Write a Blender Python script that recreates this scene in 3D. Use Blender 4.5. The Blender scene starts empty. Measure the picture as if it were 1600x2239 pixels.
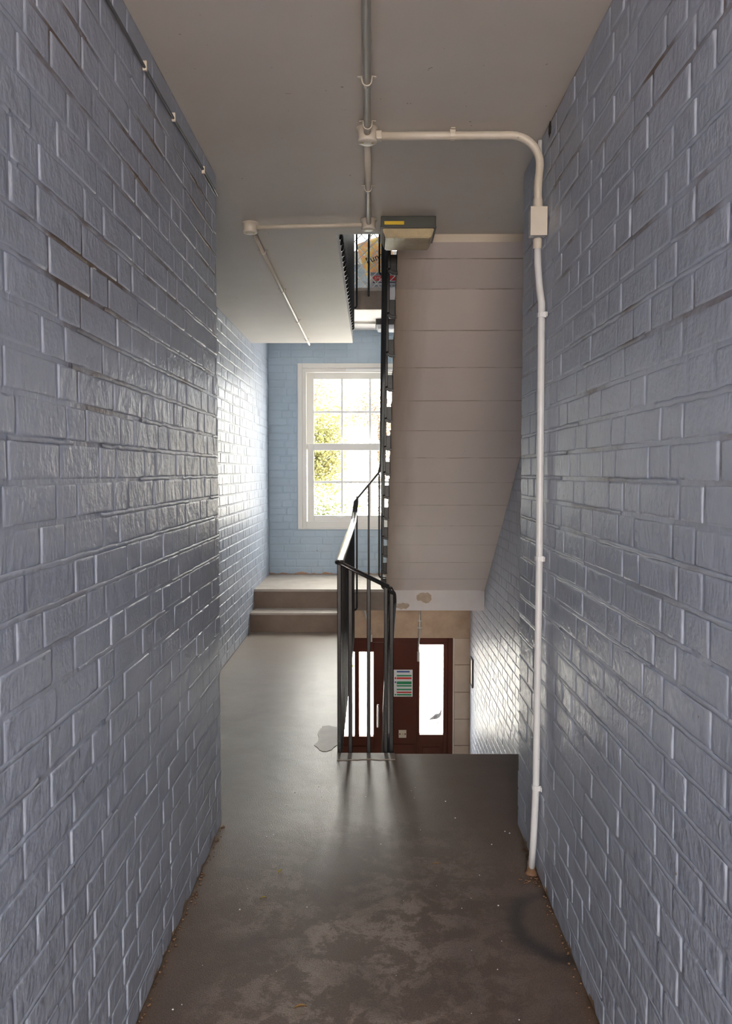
import bpy, bmesh, math, random
from mathutils import Vector, Matrix
from math import sin, cos, pi, radians

sc = bpy.context.scene
COL = sc.collection
rnd = random.Random(7)

# ------------------------------------------------------------------ key sizes (metres)
XL, XR = -0.590, 0.567          # corridor walls
SL, SR = -1.055, 1.000          # stairwell walls
YC = 3.12                       # corridor ends, stairwell opens
YE = 3.93                       # edge of the stair opening
YS, YL, YB = 6.96, 7.22, 8.28   # first riser, landing front, window wall
ZC = 2.50                       # ceiling
ST = 2.66                       # storey height
ZL = 0.334                      # half landing
ZG = -2.38                      # lobby floor
XE = -0.172                     # right edge of the left passage
FX = 0.122                      # left edge of the stair flights
YK = -2.6                       # open end of the corridor
ZO = -2.60                      # ground outside
GO = 0.251

# ------------------------------------------------------------------ materials
def mat(name, color, rough=0.5, metal=0.0, spec=0.5, **kw):
    m = bpy.data.materials.new(name); m.use_nodes = True
    b = m.node_tree.nodes['Principled BSDF']
    b.inputs['Base Color'].default_value = (*color, 1)
    b.inputs['Roughness'].default_value = rough
    b.inputs['Metallic'].default_value = metal
    b.inputs['Specular IOR Level'].default_value = spec
    for k, v in kw.items():
        b.inputs[k.replace('_', ' ')].default_value = v
    return m

class NT:
    """small helper for building node trees"""
    def __init__(s, m):
        s.t = m.node_tree; s.n = s.t.nodes; s.l = s.t.links
        s.bsdf = s.n.get('Principled BSDF')
        s.geo = s.n.new('ShaderNodeNewGeometry')
        s.pos = s.geo.outputs['Position']
    def link(s, a, b): s.l.new(a, b)
    def mapping(s, scale, loc=(0, 0, 0)):
        x = s.n.new('ShaderNodeMapping'); x.inputs['Scale'].default_value = scale
        x.inputs['Location'].default_value = loc
        s.link(s.pos, x.inputs['Vector']); return x.outputs['Vector']
    def noise(s, scale, detail=4, rough=0.55, vec=None, dist=0.0):
        x = s.n.new('ShaderNodeTexNoise'); x.inputs['Scale'].default_value = scale
        x.inputs['Detail'].default_value = detail; x.inputs['Roughness'].default_value = rough
        x.inputs['Distortion'].default_value = dist
        s.link(vec if vec is not None else s.pos, x.inputs['Vector']); return x.outputs['Fac']
    def ramp(s, fac, stops):
        x = s.n.new('ShaderNodeValToRGB'); e = x.color_ramp.elements
        while len(e) < len(stops): e.new(0.5)
        for i, (p, c) in enumerate(stops):
            e[i].position = p; e[i].color = (c, c, c, 1) if isinstance(c, (int, float)) else (*c, 1)
        s.link(fac, x.inputs['Fac']); return x.outputs['Color']
    def val(s, v):
        x = s.n.new('ShaderNodeValue'); x.outputs[0].default_value = v; return x.outputs[0]
    def math(s, op, a, b=None, c=None):
        x = s.n.new('ShaderNodeMath'); x.operation = op
        for i, q in enumerate((a, b, c)):
            if q is None: continue
            if isinstance(q, (int, float)): x.inputs[i].default_value = q
            else: s.link(q, x.inputs[i])
        return x.outputs[0]
    def mix(s, fac, a, b):
        x = s.n.new('ShaderNodeMix'); x.data_type = 'RGBA'
        if isinstance(fac, (int, float)): x.inputs[0].default_value = fac
        else: s.link(fac, x.inputs[0])
        for i, q in ((6, a), (7, b)):
            if isinstance(q, tuple): x.inputs[i].default_value = (*q, 1)
            else: s.link(q, x.inputs[i])
        return x.outputs[2]
    def xyz(s):
        x = s.n.new('ShaderNodeSeparateXYZ'); s.link(s.pos, x.inputs[0]); return x.outputs
    def bump(s, h, strength, dist, prev=None):
        x = s.n.new('ShaderNodeBump'); x.inputs['Strength'].default_value = strength
        x.inputs['Distance'].default_value = dist; s.link(h, x.inputs['Height'])
        if prev is not None: s.link(prev, x.inputs['Normal'])
        return x.outputs['Normal']
    def out(s, color=None, rough=None, normal=None):
        if color is not None: s.link(color, s.bsdf.inputs['Base Color'])
        if rough is not None: s.link(rough, s.bsdf.inputs['Roughness'])
        if normal is not None: s.link(normal, s.bsdf.inputs['Normal'])

BLUE = (0.426, 0.474, 0.570)
def paint_mat(name, base_z=None, grime=0.0, bump=1.0, rough=0.36, color=BLUE, peel=(0.23, 0.15, 0.09)):
    m = mat(name, color, rough); t = NT(m)
    n1 = t.noise(3.0, 3)
    c = t.mix(t.ramp(n1, [(0.35, 0.0), (0.7, 1.0)]), tuple(x * 0.93 for x in color), tuple(min(1, x * 1.05) for x in color))
    if grime:
        g = t.noise(2.1, 5, 0.62, t.mapping((1, 1, 2.2)))
        hz = t.ramp(t.math('MULTIPLY', t.xyz()[2], 0.25), [(0.25, 0.25), (0.42, 1.0)])
        c = t.mix(t.math('MULTIPLY', t.math('MULTIPLY', t.ramp(g, [(0.50, 0.0), (0.63, 1.0)]), grime), hz), c, (0.150, 0.095, 0.062))
    # little chips of missing paint
    ch = t.noise(34.0, 2, 0.5)
    c = t.mix(t.ramp(ch, [(0.775, 0.0), (0.79, 1.0)]), c, (0.20, 0.13, 0.09))
    if base_z is not None:
        z = t.math('SUBTRACT', t.xyz()[2], base_z)
        e = t.noise(9.0, 5, 0.65)
        lim = t.math('MULTIPLY', t.math('SUBTRACT', e, 0.44), 0.16)
        k = t.math('LESS_THAN', z, t.math('MAXIMUM', lim, 0.006))
        c = t.mix(k, c, peel)
    bump_v = t.noise(1.0, 3, 0.6, t.mapping((95, 95, 17)))
    bump_l = t.noise(22.0, 3, 0.6)
    dr = t.noise(60.0, 1, 0.4, t.mapping((1, 1, .45)))
    drip = t.ramp(dr, [(0.70, 0.0), (0.80, 1.0)])
    nm = t.bump(bump_l, 0.55 * bump, 0.010)
    nm = t.bump(bump_v, 0.35 * bump, 0.003, nm)
    nm = t.bump(drip, 0.5 * bump, 0.002, nm)
    t.out(c, None, nm)
    return m

M = {}
M['blue'] = paint_mat('blue brick paint', base_z=0.0, grime=0.05)
M['mortar'] = paint_mat('blue mortar paint', base_z=0.0, grime=0.95, bump=0.8)
BLUE_COOL_LIT = (0.40, 0.505, 0.60)  # bluer than the corridor: cooler light by the window put into the colour
M['blue_far'] = paint_mat('blue paint with cool window light', base_z=ZL, color=BLUE_COOL_LIT, bump=0.35, rough=0.36, peel=(0.50, 0.30, 0.20))
M['mortar_far'] = paint_mat('joint paint with cool window light', base_z=ZL, color=BLUE_COOL_LIT, grime=0.12, bump=0.3, rough=0.4, peel=(0.50, 0.30, 0.20))
M['blue_plain'] = paint_mat('blue paint plain', bump=0.5, rough=0.38)
M['mortar_plain'] = paint_mat('blue joint paint plain', bump=0.5, rough=0.5, grime=0.3)

def plaster(name, color, dirt, amount, rough=0.6, scale=1.6, bump=0.3):
    m = mat(name, color, rough); t = NT(m)
    n = t.noise(scale, 5, 0.6)
    n2 = t.noise(70.0, 2, 0.5)
    c = t.mix(t.math('MULTIPLY', t.ramp(n, [(0.38, 0.0), (0.75, 1.0)]), amount), color, dirt)
    sp = t.noise(55.0, 1, 0.4)
    c = t.mix(t.math('MULTIPLY', t.ramp(sp, [(0.80, 0.0), (0.83, 1.0)]), 0.5), c, (0.10, 0.08, 0.06))
    t.out(c, None, t.bump(n2, bump, 0.001))
    return m
M['ceiling'] = plaster('ceiling paint', (0.72, 0.68, 0.63), (0.62, 0.57, 0.51), 0.6)
M['soffit'] = plaster('stair soffit paint', (0.81, 0.725, 0.68), (0.74, 0.65, 0.60), 0.6, 0.55)
M['cream'] = plaster('cream paint', (0.74, 0.67, 0.57), (0.58, 0.49, 0.38), 0.6)
M['white_face'] = plaster('white painted concrete', (0.84, 0.79, 0.77), (0.74, 0.65, 0.60), 0.4, 0.6, 7.0)

# dirty run along the open edge of the soffit
t = NT(M['soffit']); src = t.bsdf.inputs['Base Color'].links[0].from_socket
xx = t.xyz()[0]
wob = t.noise(3.0, 5, 0.6, t.mapping((2.5, 0.4, 0.4)))
ed = t.math('ADD', t.math('SUBTRACT', xx, FX), t.math('MULTIPLY', t.math('SUBTRACT', wob, 0.5), 0.16))
fac = t.ramp(ed, [(0.0, 0.85), (0.07, 0.5), (0.18, 0.0)])
c = t.mix(fac, src, (0.34, 0.26, 0.185))
# board-mark lines left by the formwork, one per step
yy_ = t.xyz()[1]
ph = t.math('FRACT', t.math('DIVIDE', t.math('ADD', t.math('SUBTRACT', yy_, 4.024 - 2.509), t.math('MULTIPLY', t.math('SUBTRACT', wob, 0.5), 0.010)), 0.2509))
dd = t.math('MINIMUM', ph, t.math('SUBTRACT', 1.0, ph))
ln = t.ramp(dd, [(0.010, 1.0), (0.030, 0.0)])
brk = t.ramp(t.noise(4.0, 4, 0.6, t.mapping((1.3, 3.0, 0.5))), [(0.40, 0.25), (0.60, 0.95)])
c = t.mix(t.math('MULTIPLY', ln, brk), c, (0.40, 0.32, 0.25))
rs = t.ramp(t.noise(3.0, 3, 0.5, t.mapping((1.5, 1.2, 0.5))), [(0.60, 0.0), (0.64, 1.0)])
c = t.mix(t.math('MULTIPLY', t.math('MULTIPLY', t.ramp(dd, [(0.008, 1.0), (0.018, 0.0)]), rs), 0.9), c, (0.28, 0.13, 0.06))
t.out(c)

def floor_mat():
    m = mat('mastic floor', (0.08, 0.06, 0.05), 0.35, spec=0.85); t = NT(m)
    big = t.noise(2.0, 6, 0.65, None, 0.3)
    mid = t.noise(8.5, 8, 0.78, None, 0.2)
    fine = t.noise(230.0, 2, 0.6)
    X, Y, Z = t.xyz()
    c = t.mix(t.ramp(big, [(0.36, 0.0), (0.66, 1.0)]), (0.098, 0.062, 0.045), (0.140, 0.092, 0.068))
    w = t.math('MULTIPLY', t.ramp(mid, [(0.47, 0.0), (0.545, 1.0)]), t.ramp(big, [(0.36, 0.0), (0.54, 1.0)]))
    # worn track along the middle of the corridor
    tr = t.ramp(t.math('ABSOLUTE', t.math('ADD', X, t.math('MULTIPLY', t.math('SUBTRACT', big, .5), .5))), [(0.14, 1.0), (0.50, 0.15)])
    nearY = t.ramp(t.math('MULTIPLY', Y, 0.1), [(0.28, 1.0), (0.33, 0.0)])
    w = t.math('MULTIPLY', t.math('MULTIPLY', w, tr), nearY)
    c = t.mix(t.math('MULTIPLY', w, 0.9), c, (0.285, 0.225, 0.185))
    # rusty brown line along the foot of both corridor walls
    side = t.math('MINIMUM', t.math('SUBTRACT', X, XL), t.math('SUBTRACT', XR, X))
    sn = t.math('ADD', side, t.math('MULTIPLY', t.math('SUBTRACT', mid, 0.5), 0.06))
    inc = t.math('LESS_THAN', Y, YC)
    c = t.mix(t.math('MULTIPLY', t.ramp(sn, [(0.0, 0.75), (0.045, 0.0)]), inc), c, (0.115, 0.062, 0.030))
    # window glare put into the colour: floor paler towards the landing
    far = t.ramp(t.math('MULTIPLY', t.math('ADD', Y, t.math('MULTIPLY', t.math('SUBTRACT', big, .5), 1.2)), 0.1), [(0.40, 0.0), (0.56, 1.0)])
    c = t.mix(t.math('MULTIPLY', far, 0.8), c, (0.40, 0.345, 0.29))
    # tar stain curving round the patch by the right wall
    dx = t.math('SUBTRACT', X, 0.580); dy = t.math('MULTIPLY', t.math('SUBTRACT', Y, 2.43), 0.80)
    rr = t.math('SQRT', t.math('ADD', t.math('MULTIPLY', dx, dx), t.math('MULTIPLY', dy, dy)))
    rr = t.math('ADD', rr, t.math('MULTIPLY', t.math('SUBTRACT', mid, 0.5), 0.10))
    ring = t.ramp(rr, [(0.105, 0.0), (0.135, 1.0), (0.150, 0.9), (0.185, 0.0)])
    sel = t.ramp(t.math('ADD', t.math('MULTIPLY', Y, -1.0), 2.66), [(0.0, 0.25), (0.10, 0.9), (0.3, 1.0)])
    c = t.mix(t.math('MULTIPLY', ring, sel), c, (0.030, 0.023, 0.022))
    gr = t.ramp(fine, [(0.32, 0.45), (0.66, 1.5)])
    mm = t.n.new('ShaderNodeMix'); mm.data_type = 'RGBA'; mm.blend_type = 'MULTIPLY'; mm.inputs[0].default_value = 0.6
    t.link(c, mm.inputs[6]); t.link(gr, mm.inputs[7])
    pol = t.ramp(t.math('MULTIPLY', Y, 0.1), [(0.25, 0.55), (0.32, 0.30)])
    ro = t.math('MAXIMUM', 0.285, t.math('ADD', pol, t.math('MULTIPLY', t.math('SUBTRACT', mid, 0.5), 0.10)))
    nb = t.bump(t.noise(260.0, 1, 0.5), 0.42, 0.0024)
    nb = t.bump(t.noise(5.0, 2, 0.5), 0.25, 0.012, nb)
    t.out(mm.outputs[2], ro, nb)
    return m
M['floor'] = floor_mat()

def concrete(name, c1, c2, rough=0.7, scale=6.0, bump=0.3):
    m = mat(name, c1, rough); t = NT(m)
    n = t.noise(scale, 6, 0.65); f = t.noise(120.0, 2, 0.5)
    t.out(t.mix(t.ramp(n, [(0.33, 0.0), (0.68, 1.0)]), c1, c2), None, t.bump(f, bump, 0.002))
    return m
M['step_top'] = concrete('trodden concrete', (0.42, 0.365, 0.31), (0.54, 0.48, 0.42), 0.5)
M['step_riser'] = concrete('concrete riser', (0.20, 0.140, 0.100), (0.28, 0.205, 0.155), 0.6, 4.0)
M['slab_edge'] = concrete('bare concrete edge', (0.24, 0.19, 0.15), (0.36, 0.29, 0.24), 0.75, 5.0)
M['stone'] = concrete('tan stone', (0.40, 0.285, 0.195), (0.56, 0.42, 0.30), 0.75, 3.5)
M['stone_pale'] = concrete('pale stone', (0.52, 0.41, 0.31), (0.62, 0.51, 0.41), 0.75, 3.5)
M['stone_joint'] = mat('stone joint', (0.27, 0.18, 0.12), 0.8)
M['cement'] = concrete('cement repair', (0.29, 0.25, 0.215), (0.36, 0.315, 0.275), 0.45, 9.0)
M['bare'] = concrete('chipped plaster', (0.62, 0.50, 0.38), (0.50, 0.38, 0.28), 0.8, 20.0)

def iron():
    m = mat('black gloss iron', (0.018, 0.017, 0.018), 0.36, spec=0.3); t = NT(m)
    n = t.noise(60.0, 3, 0.6); k = t.noise(110.0, 2, 0.5)
    c = t.mix(t.ramp(k, [(0.70, 0.0), (0.74, 1.0)]), (0.009, 0.0085, 0.009), (0.085, 0.07, 0.06))
    t.out(c, None, t.bump(n, 0.35, 0.002))
    return m
M['iron'] = iron()
M['rail'] = mat('worn gloss handrail', (0.030, 0.028, 0.028), 0.22)
M['red'] = mat('dark red door paint', (0.092, 0.019, 0.008), 0.42, spec=0.3)
M['upvc'] = mat('white plastic frame', (0.78, 0.765, 0.72), 0.35)
M['upvc2'] = mat('white window bars', (0.85, 0.85, 0.84), 0.35)
M['pipe'] = plaster('cream pipe paint', (0.66, 0.61, 0.53), (0.52, 0.45, 0.35), 0.5, 0.4, 9.0, 0.1)
M['pipe_wall'] = plaster('white pipe paint', (0.70, 0.71, 0.73), (0.58, 0.57, 0.56), 0.4, 0.35, 9.0, 0.1)
M['rust'] = concrete('rust', (0.11, 0.055, 0.028), (0.26, 0.15, 0.085), 0.85, 40.0)
M['lamp_base'] = mat('grey lamp housing', (0.060, 0.064, 0.058), 0.5)
M['lamp_base2'] = mat('dark lamp housing', (0.035, 0.035, 0.038), 0.5)
M['yellow'] = mat('yellow sticker', (0.80, 0.56, 0.02), 0.5)
M['ink'] = mat('black print', (0.02, 0.018, 0.02), 0.6)
M['white'] = mat('white card', (0.80, 0.80, 0.77), 0.5)
M['green'] = mat('green print', (0.02, 0.30, 0.12), 0.5)
M['redp'] = mat('red print', (0.72, 0.05, 0.04), 0.5)
M['navy'] = mat('blue print', (0.04, 0.10, 0.38), 0.5)
M['lat'] = mat('white slat paint', (0.82, 0.82, 0.80), 0.5)
M['steel'] = mat('galvanised steel', (0.55, 0.54, 0.51), 0.38, 0.7)
M['chrome'] = mat('polished steel', (0.82, 0.80, 0.76), 0.25, 0.9)
M['brass'] = mat('brass', (0.70, 0.50, 0.18), 0.35, 0.9)
M['ivory'] = mat('ivory plastic', (0.62, 0.55, 0.42), 0.45)
M['cable'] = mat('grey painted cable', (0.12, 0.125, 0.14), 0.5)
M['grey'] = mat('grey board', (0.30, 0.33, 0.36), 0.5)
M['silver'] = mat('silver board', (0.60, 0.62, 0.66), 0.4)

def diffuser(name, col, ribs):
    m = mat(name, col, 0.22); t = NT(m)
    w = t.n.new('ShaderNodeTexWave'); w.inputs['Scale'].default_value = ribs; w.bands_direction = 'X'
    t.link(t.pos, w.inputs['Vector'])
    n = t.noise(12.0, 4, 0.6)
    c = t.mix(t.ramp(n, [(0.35, 0.0), (0.7, 1.0)]), col, tuple(x * 0.72 for x in col))
    t.out(c, None, t.bump(w.outputs['Fac'], 0.4, 0.002))
    return m
M['diff'] = diffuser('yellowed ribbed diffuser', (0.52, 0.42, 0.24), 60)
M['diff2'] = diffuser('pale ribbed diffuser', (0.74, 0.76, 0.78), 60)

def glass_mat(tint=0.76):
    m = bpy.data.materials.new('window glass'); m.use_nodes = True
    n = m.node_tree.nodes; n.clear()
    o = n.new('ShaderNodeOutputMaterial'); tr = n.new('ShaderNodeBsdfTransparent'); gl = n.new('ShaderNodeBsdfGlossy')
    gl.inputs['Roughness'].default_value = 0.02; mx = n.new('ShaderNodeMixShader'); mx.inputs[0].default_value = 0.05
    tr.inputs['Color'].default_value = (tint, tint + .01, tint, 1)
    l = m.node_tree.links
    l.new(tr.outputs[0], mx.inputs[1]); l.new(gl.outputs[0], mx.inputs[2]); l.new(mx.outputs[0], o.inputs['Surface'])
    return m
M['glass'] = glass_mat(); M['door_glass'] = glass_mat(0.93)

# ------------------------------------------------------------------ mesh builder
class MB:
    def __init__(s): s.v = []; s.f = []; s.m = []; s.sm = []
    def add(s, vs, fs, mi=0, smooth=False):
        o = len(s.v); s.v += [tuple(v) for v in vs]
        for f in fs:
            s.f.append(tuple(i + o for i in f)); s.m.append(mi); s.sm.append(smooth)
        return s
    def box(s, a, b, mi=0, bev=0.0):
        (x0, y0, z0), (x1, y1, z1) = a, b
        if x0 > x1: x0, x1 = x1, x0
        if y0 > y1: y0, y1 = y1, y0
        if z0 > z1: z0, z1 = z1, z0
        if bev:
            bm = bmesh.new()
            bmesh.ops.create_cube(bm, size=1.0)
            for v in bm.verts:
                v.co = ((v.co.x + .5) * (x1 - x0) + x0, (v.co.y + .5) * (y1 - y0) + y0, (v.co.z + .5) * (z1 - z0) + z0)
            bmesh.ops.bevel(bm, geom=bm.edges[:], offset=min(bev, .45 * min(x1 - x0, y1 - y0, z1 - z0)), segments=2, affect='EDGES', profile=0.6)
            return s.bm(bm, mi)
        vs = [(x0, y0, z0), (x1, y0, z0), (x1, y1, z0), (x0, y1, z0), (x0, y0, z1), (x1, y0, z1), (x1, y1, z1), (x0, y1, z1)]
        return s.add(vs, [(0, 3, 2, 1), (4, 5, 6, 7), (0, 1, 5, 4), (1, 2, 6, 5), (2, 3, 7, 6), (3, 0, 4, 7)], mi)
    def bm(s, bm, mi=0, smooth=False, mx=None):
        bm.verts.index_update()
        vs = [(mx @ v.co if mx else v.co.copy()) for v in bm.verts]
        s.add(vs, [[v.index for v in f.verts] for f in bm.faces], mi, smooth); bm.free(); return s
    def sweep(s, path, prof, mi=0, smooth=True, cap=True, closed_prof=True, up=Vector((0, 0, 1)), scale=None):
        path = [Vector(p) for p in path]; n = len(path); k = len(prof); vs = []
        prev = None
        for i, p in enumerate(path):
            a = path[max(0, i - 1)]; b = path[min(n - 1, i + 1)]
            t1 = (p - a).normalized() if i else (b - p).normalized()
            t2 = (b - p).normalized() if i < n - 1 else t1
            t = (t1 + t2)
            t = t.normalized() if t.length > 1e-6 else t1
            r = t.cross(up)
            if r.length < 0.15:
                r = prev.copy() if prev is not None else (t.cross(Vector((0, 1, 0))) if abs(t.y) < .9 else Vector((1, 0, 0)))
                r -= t * r.dot(t)
            r.normalize()
            if prev is not None and r.dot(prev) < 0: r = -r
            prev = r
            u = r.cross(t).normalized()
            cs = max(0.35, t1.dot(t)); kk = 1 / cs
            sc_ = scale[i] if scale else 1.0
            for (x, y) in prof: vs.append(p + r * x * kk * sc_ + u * y * sc_)
        fs = []
        for i in range(n - 1):
            for j in range(k):
                j2 = (j + 1) % k
                fs.append((i * k + j, i * k + j2, (i + 1) * k + j2, (i + 1) * k + j))
        if cap:
            fs.append(tuple(range(k - 1, -1, -1))); fs.append(tuple((n - 1) * k + j for j in range(k)))
        return s.add(vs, fs, mi, smooth)
    def tube(s, path, r, seg=10, mi=0, scale=None):
        return s.sweep(path, [(r * cos(2 * pi * j / seg), r * sin(2 * pi * j / seg)) for j in range(seg)], mi, True, scale=scale)
    def bar(s, path, w, mi=0, d=None):
        h = w / 2; g = (d or w) / 2; b = min(h, g) * 0.28
        pr = [(-h + b, -g), (h - b, -g), (h, -g + b), (h, g - b), (h - b, g), (-h + b, g), (-h, g - b), (-h, -g + b)]
        return s.sweep(path, pr, mi, False)
    def lathe(s, prof, c, axis='Z', seg=20, mi=0, smooth=True):
        vs = []; k = len(prof)
        for i in range(seg):
            a = 2 * pi * i / seg
            for (r, h) in prof:
                q = (r * cos(a), r * sin(a), h)
                if axis == 'Y': q = (q[0], q[2], q[1])
                if axis == 'X': q = (q[2], q[0], q[1])
                vs.append((c[0] + q[0], c[1] + q[1], c[2] + q[2]))
        fs = []
        for i in range(seg):
            i2 = (i + 1) % seg
            for j in range(k - 1):
                fs.append((i * k + j, i2 * k + j, i2 * k + j + 1, i * k + j + 1))
        return s.add(vs, fs, mi, smooth)
    def poly(s, pts, h, mi=0, axis=2):
        """flat polygon (3-D points) thickened by vector h"""
        h = Vector(h); n = len(pts)
        vs = [Vector(p) for p in pts] + [Vector(p) + h for p in pts]
        fs = [tuple(range(n - 1, -1, -1)), tuple(range(n, 2 * n))] + [(i, (i + 1) % n, n + (i + 1) % n, n + i) for i in range(n)]
        return s.add(vs, fs, mi)
    def build(s, name, mats, parent=None, loc=None, fix=True):
        me = bpy.data.meshes.new(name); me.from_pydata(s.v, [], s.f)
        if not isinstance(mats, (list, tuple)): mats = [mats]
        for m in mats: me.materials.append(m)
        me.polygons.foreach_set('material_index', s.m)
        me.polygons.foreach_set('use_smooth', s.sm)
        me.update()
        if fix:
            bm = bmesh.new(); bm.from_mesh(me); bmesh.ops.recalc_face_normals(bm, faces=bm.faces[:]); bm.to_mesh(me); bm.free()
        o = bpy.data.objects.new(name, me); COL.objects.link(o)
        if parent is not None:
            o.parent = parent
            o.matrix_parent_inverse = Matrix.Translation(parent.location).inverted() if parent.type == 'EMPTY' else Matrix()
        return o

def tag(o, label=None, cat=None, group=None, kind=None):
    if label: o['label'] = label
    if cat: o['category'] = cat
    if group: o['group'] = group
    if kind: o['kind'] = kind
    return o
def empty(name, loc, label=None, cat=None, group=None, kind=None):
    o = bpy.data.objects.new(name, None); COL.objects.link(o); o.location = loc; o.empty_display_size = .1
    return tag(o, label, cat, group, kind)
def struct(mb, name, mats, label, cat, fix=True):
    return tag(mb.build(name, mats, fix=fix), label, cat, None, 'structure')
def arc(c, r, a0, a1, n, ax1, ax2):
    c = Vector(c); ax1 = Vector(ax1); ax2 = Vector(ax2)
    return [c + ax1 * (r * cos(a0 + (a1 - a0) * i / n)) + ax2 * (r * sin(a0 + (a1 - a0) * i / n)) for i in range(n + 1)]
def text(body, size, mx, m, parent, name='lettering', ext=0.0006, align='LEFT', shear=0.0):
    cu = bpy.data.curves.new(name, 'FONT'); cu.body = body; cu.size = size; cu.extrude = ext; cu.align_x = align; cu.shear = shear
    cu.materials.append(m)
    tmp = bpy.data.objects.new(name, cu); COL.objects.link(tmp)
    me = bpy.data.meshes.new_from_object(tmp.evaluated_get(bpy.context.evaluated_depsgraph_get()))
    COL.objects.unlink(tmp); bpy.data.objects.remove(tmp)
    o = bpy.data.objects.new(name, me); COL.objects.link(o); o.parent = parent
    o.matrix_parent_inverse = Matrix.Translation(parent.location).inverted() if parent.type == 'EMPTY' else Matrix()
    o.matrix_basis = mx
    return o

# ------------------------------------------------------------------ brickwork
def brick_wall(mb, p0, u, n, ulen, z0, z1, seed, dep=0.0024, hole=None, rise=0.0757, zbase=0.0, ridges=0.0):
    """Flemish-bond painted bricks on the plane through p0 (u along, n towards the room)."""
    R = random.Random(seed); u = Vector(u); n = Vector(n); p0 = Vector(p0); Zv = Vector((0, 0, 1))
    V = mb.v; Fc = mb.f; Mi = mb.m; S = mb.sm
    # mortar sheet
    def quad(a, b, c, d):
        pts = [p0 + u * x + Zv * z - n * dep for x, z in ((a, c), (b, c), (b, d), (a, d))]
        mb.add(pts, [(0, 1, 2, 3)], 1)
    if hole:
        h0, h1, k0, k1 = hole
        quad(0, h0, z0, z1); quad(h1, ulen, z0, z1); quad(h0, h1, z0, k0); quad(h0, h1, k1, z1)
    else: quad(0, ulen, z0, z1)
    def one(a, b, c, d):
        if b - a < 0.02 or d - c < 0.02: return
        o = len(V); rings = 4
        tilt = (R.gauss(0, .0005), R.gauss(0, .0004), R.gauss(0, .0003))
        i2 = R.uniform(.0036, .0065); ins = (0.0, R.uniform(.0012, .0026), i2, i2 + .004); hh = (-dep, -dep * .30, 0.0, 0.0)
        long_ = (b - a) > .15
        NPT = 16 if long_ else 12
        wob = [R.gauss(0, .0009) for _ in range(NPT)]
        for ri in range(rings):
            i_ = ins[ri]
            a_, b_, c_, d_ = a + i_, b - i_, c + i_ * .75, d - i_ * .75
            r = min(0.0025 + i_ * .5, (b_ - a_) * .3, (d_ - c_) * .3)
            P = []
            fr = (.25, .5, .75) if long_ else (.5,)
            P += [(b_, c_ + r), (b_, (c_ + d_) / 2), (b_, d_ - r), (b_ - r, d_)] + [(b_ + (a_ - b_) * f, d_) for f in fr] + [(a_ + r, d_), (a_, d_ - r), (a_, (c_ + d_) / 2), (a_, c_ + r), (a_ + r, c_)]
            P += [(a_ + (b_ - a_) * f, c_) for f in fr] + [(b_ - r, c_)]
            cx, cz = (a_ + b_) / 2, (c_ + d_) / 2
            for (x, z), wb in zip(P, wob):
                h = hh[ri]
                if ri:
                    h += tilt[0] + tilt[1] * (1 if x > cx else -1) + tilt[2] * (1 if z > cz else -1) + (R.uniform(-.0003, .0003) if ri < 3 else 0)
                    if abs(x - cx) > (b_ - a_) * .49: x += wb
                    else: z += wb
                V.append(tuple(p0 + u * x + Zv * z + n * min(h, .0012)))
        N = len(P)
        for ri in range(rings - 1):
            for j in range(N):
                j2 = (j + 1) % N
                Fc.append((o + ri * N + j, o + ri * N + j2, o + ri * N + N + j2, o + ri * N + N + j)); Mi.append(0); S.append(True)
        Fc.append(tuple(o + 3 * N + j for j in range(N))); Mi.append(0); S.append(True)
    def ridge(x0_, x1_, z):
        m_ = max(3, int((x1_ - x0_) / .035)); o = len(V); hw = R.uniform(.0045, .0062)
        for i in range(m_ + 1):
            x = x0_ + (x1_ - x0_) * i / m_; zz = z + R.gauss(0, .0011); top = R.uniform(.0000, .0010); k = 1.0 if 0 < i < m_ else .3
            for (dzz, hv) in ((-hw, -dep), (-hw * .76, top * k - .0002), (0, top * k), (hw * .76, top * k - .0002), (hw, -dep)):
                V.append(tuple(p0 + u * x + Zv * (zz + dzz * R.uniform(.85, 1.15)) + n * hv))
        for i in range(m_):
            for j in range(4):
                Fc.append((o + i * 5 + j, o + (i + 1) * 5 + j, o + (i + 1) * 5 + j + 1, o + i * 5 + j + 1)); Mi.append(1); S.append(True)
    if ridges:
        rr_ = int(math.floor((z0 - zbase) / rise)) + 1
        while zbase + rr_ * rise < z1 - .02:
            z = zbase + rr_ * rise; x = R.uniform(-.3, .3)
            pr = ridges * (1.25 if .7 < z < 1.75 else .7)
            while x < ulen:
                L = R.uniform(.15, .75)
                if R.random() < pr: ridge(max(.002, x), min(ulen - .002, x + L), z) if min(ulen, x + L) - max(0, x) > .08 else None
                x += L
            rr_ += 1
    row = int(math.floor((z0 - zbase) / rise))
    while zbase + row * rise < z1 - .01:
        za = zbase + row * rise; zb = za + rise
        x = -R.uniform(0, .05) - (0.17 if row % 2 else 0.0)
        head = bool(row % 2)
        while x < ulen:
            L = 0.1125 if head else 0.225
            L += R.uniform(-.006, .006)
            g = R.uniform(.0035, .0055); bg = R.uniform(.0040, .0060); bg2 = R.uniform(.0040, .0060)
            a, b = max(0, x + g), min(ulen, x + L - g)
            c, d = max(z0, za + bg), min(z1, zb - bg2)
            if b > a:
                if hole and b > h0 and a < h1 and d > k0 and c < k1:
                    if a < h0 - .03: one(a, h0 - .004, c, d)
                    if b > h1 + .03: one(h1 + .004, b, c, d)
                    if a >= h0 - .03 and b <= h1 + .03:
                        if c < k0 - .02: one(a, b, c, k0 - .003)
                        if d > k1 + .02: one(a, b, k1 + .003, d)
                else: one(a, b, c, d)
            x += L
            head = not head if R.random() > .08 else head
        row += 1
    return mb

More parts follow.
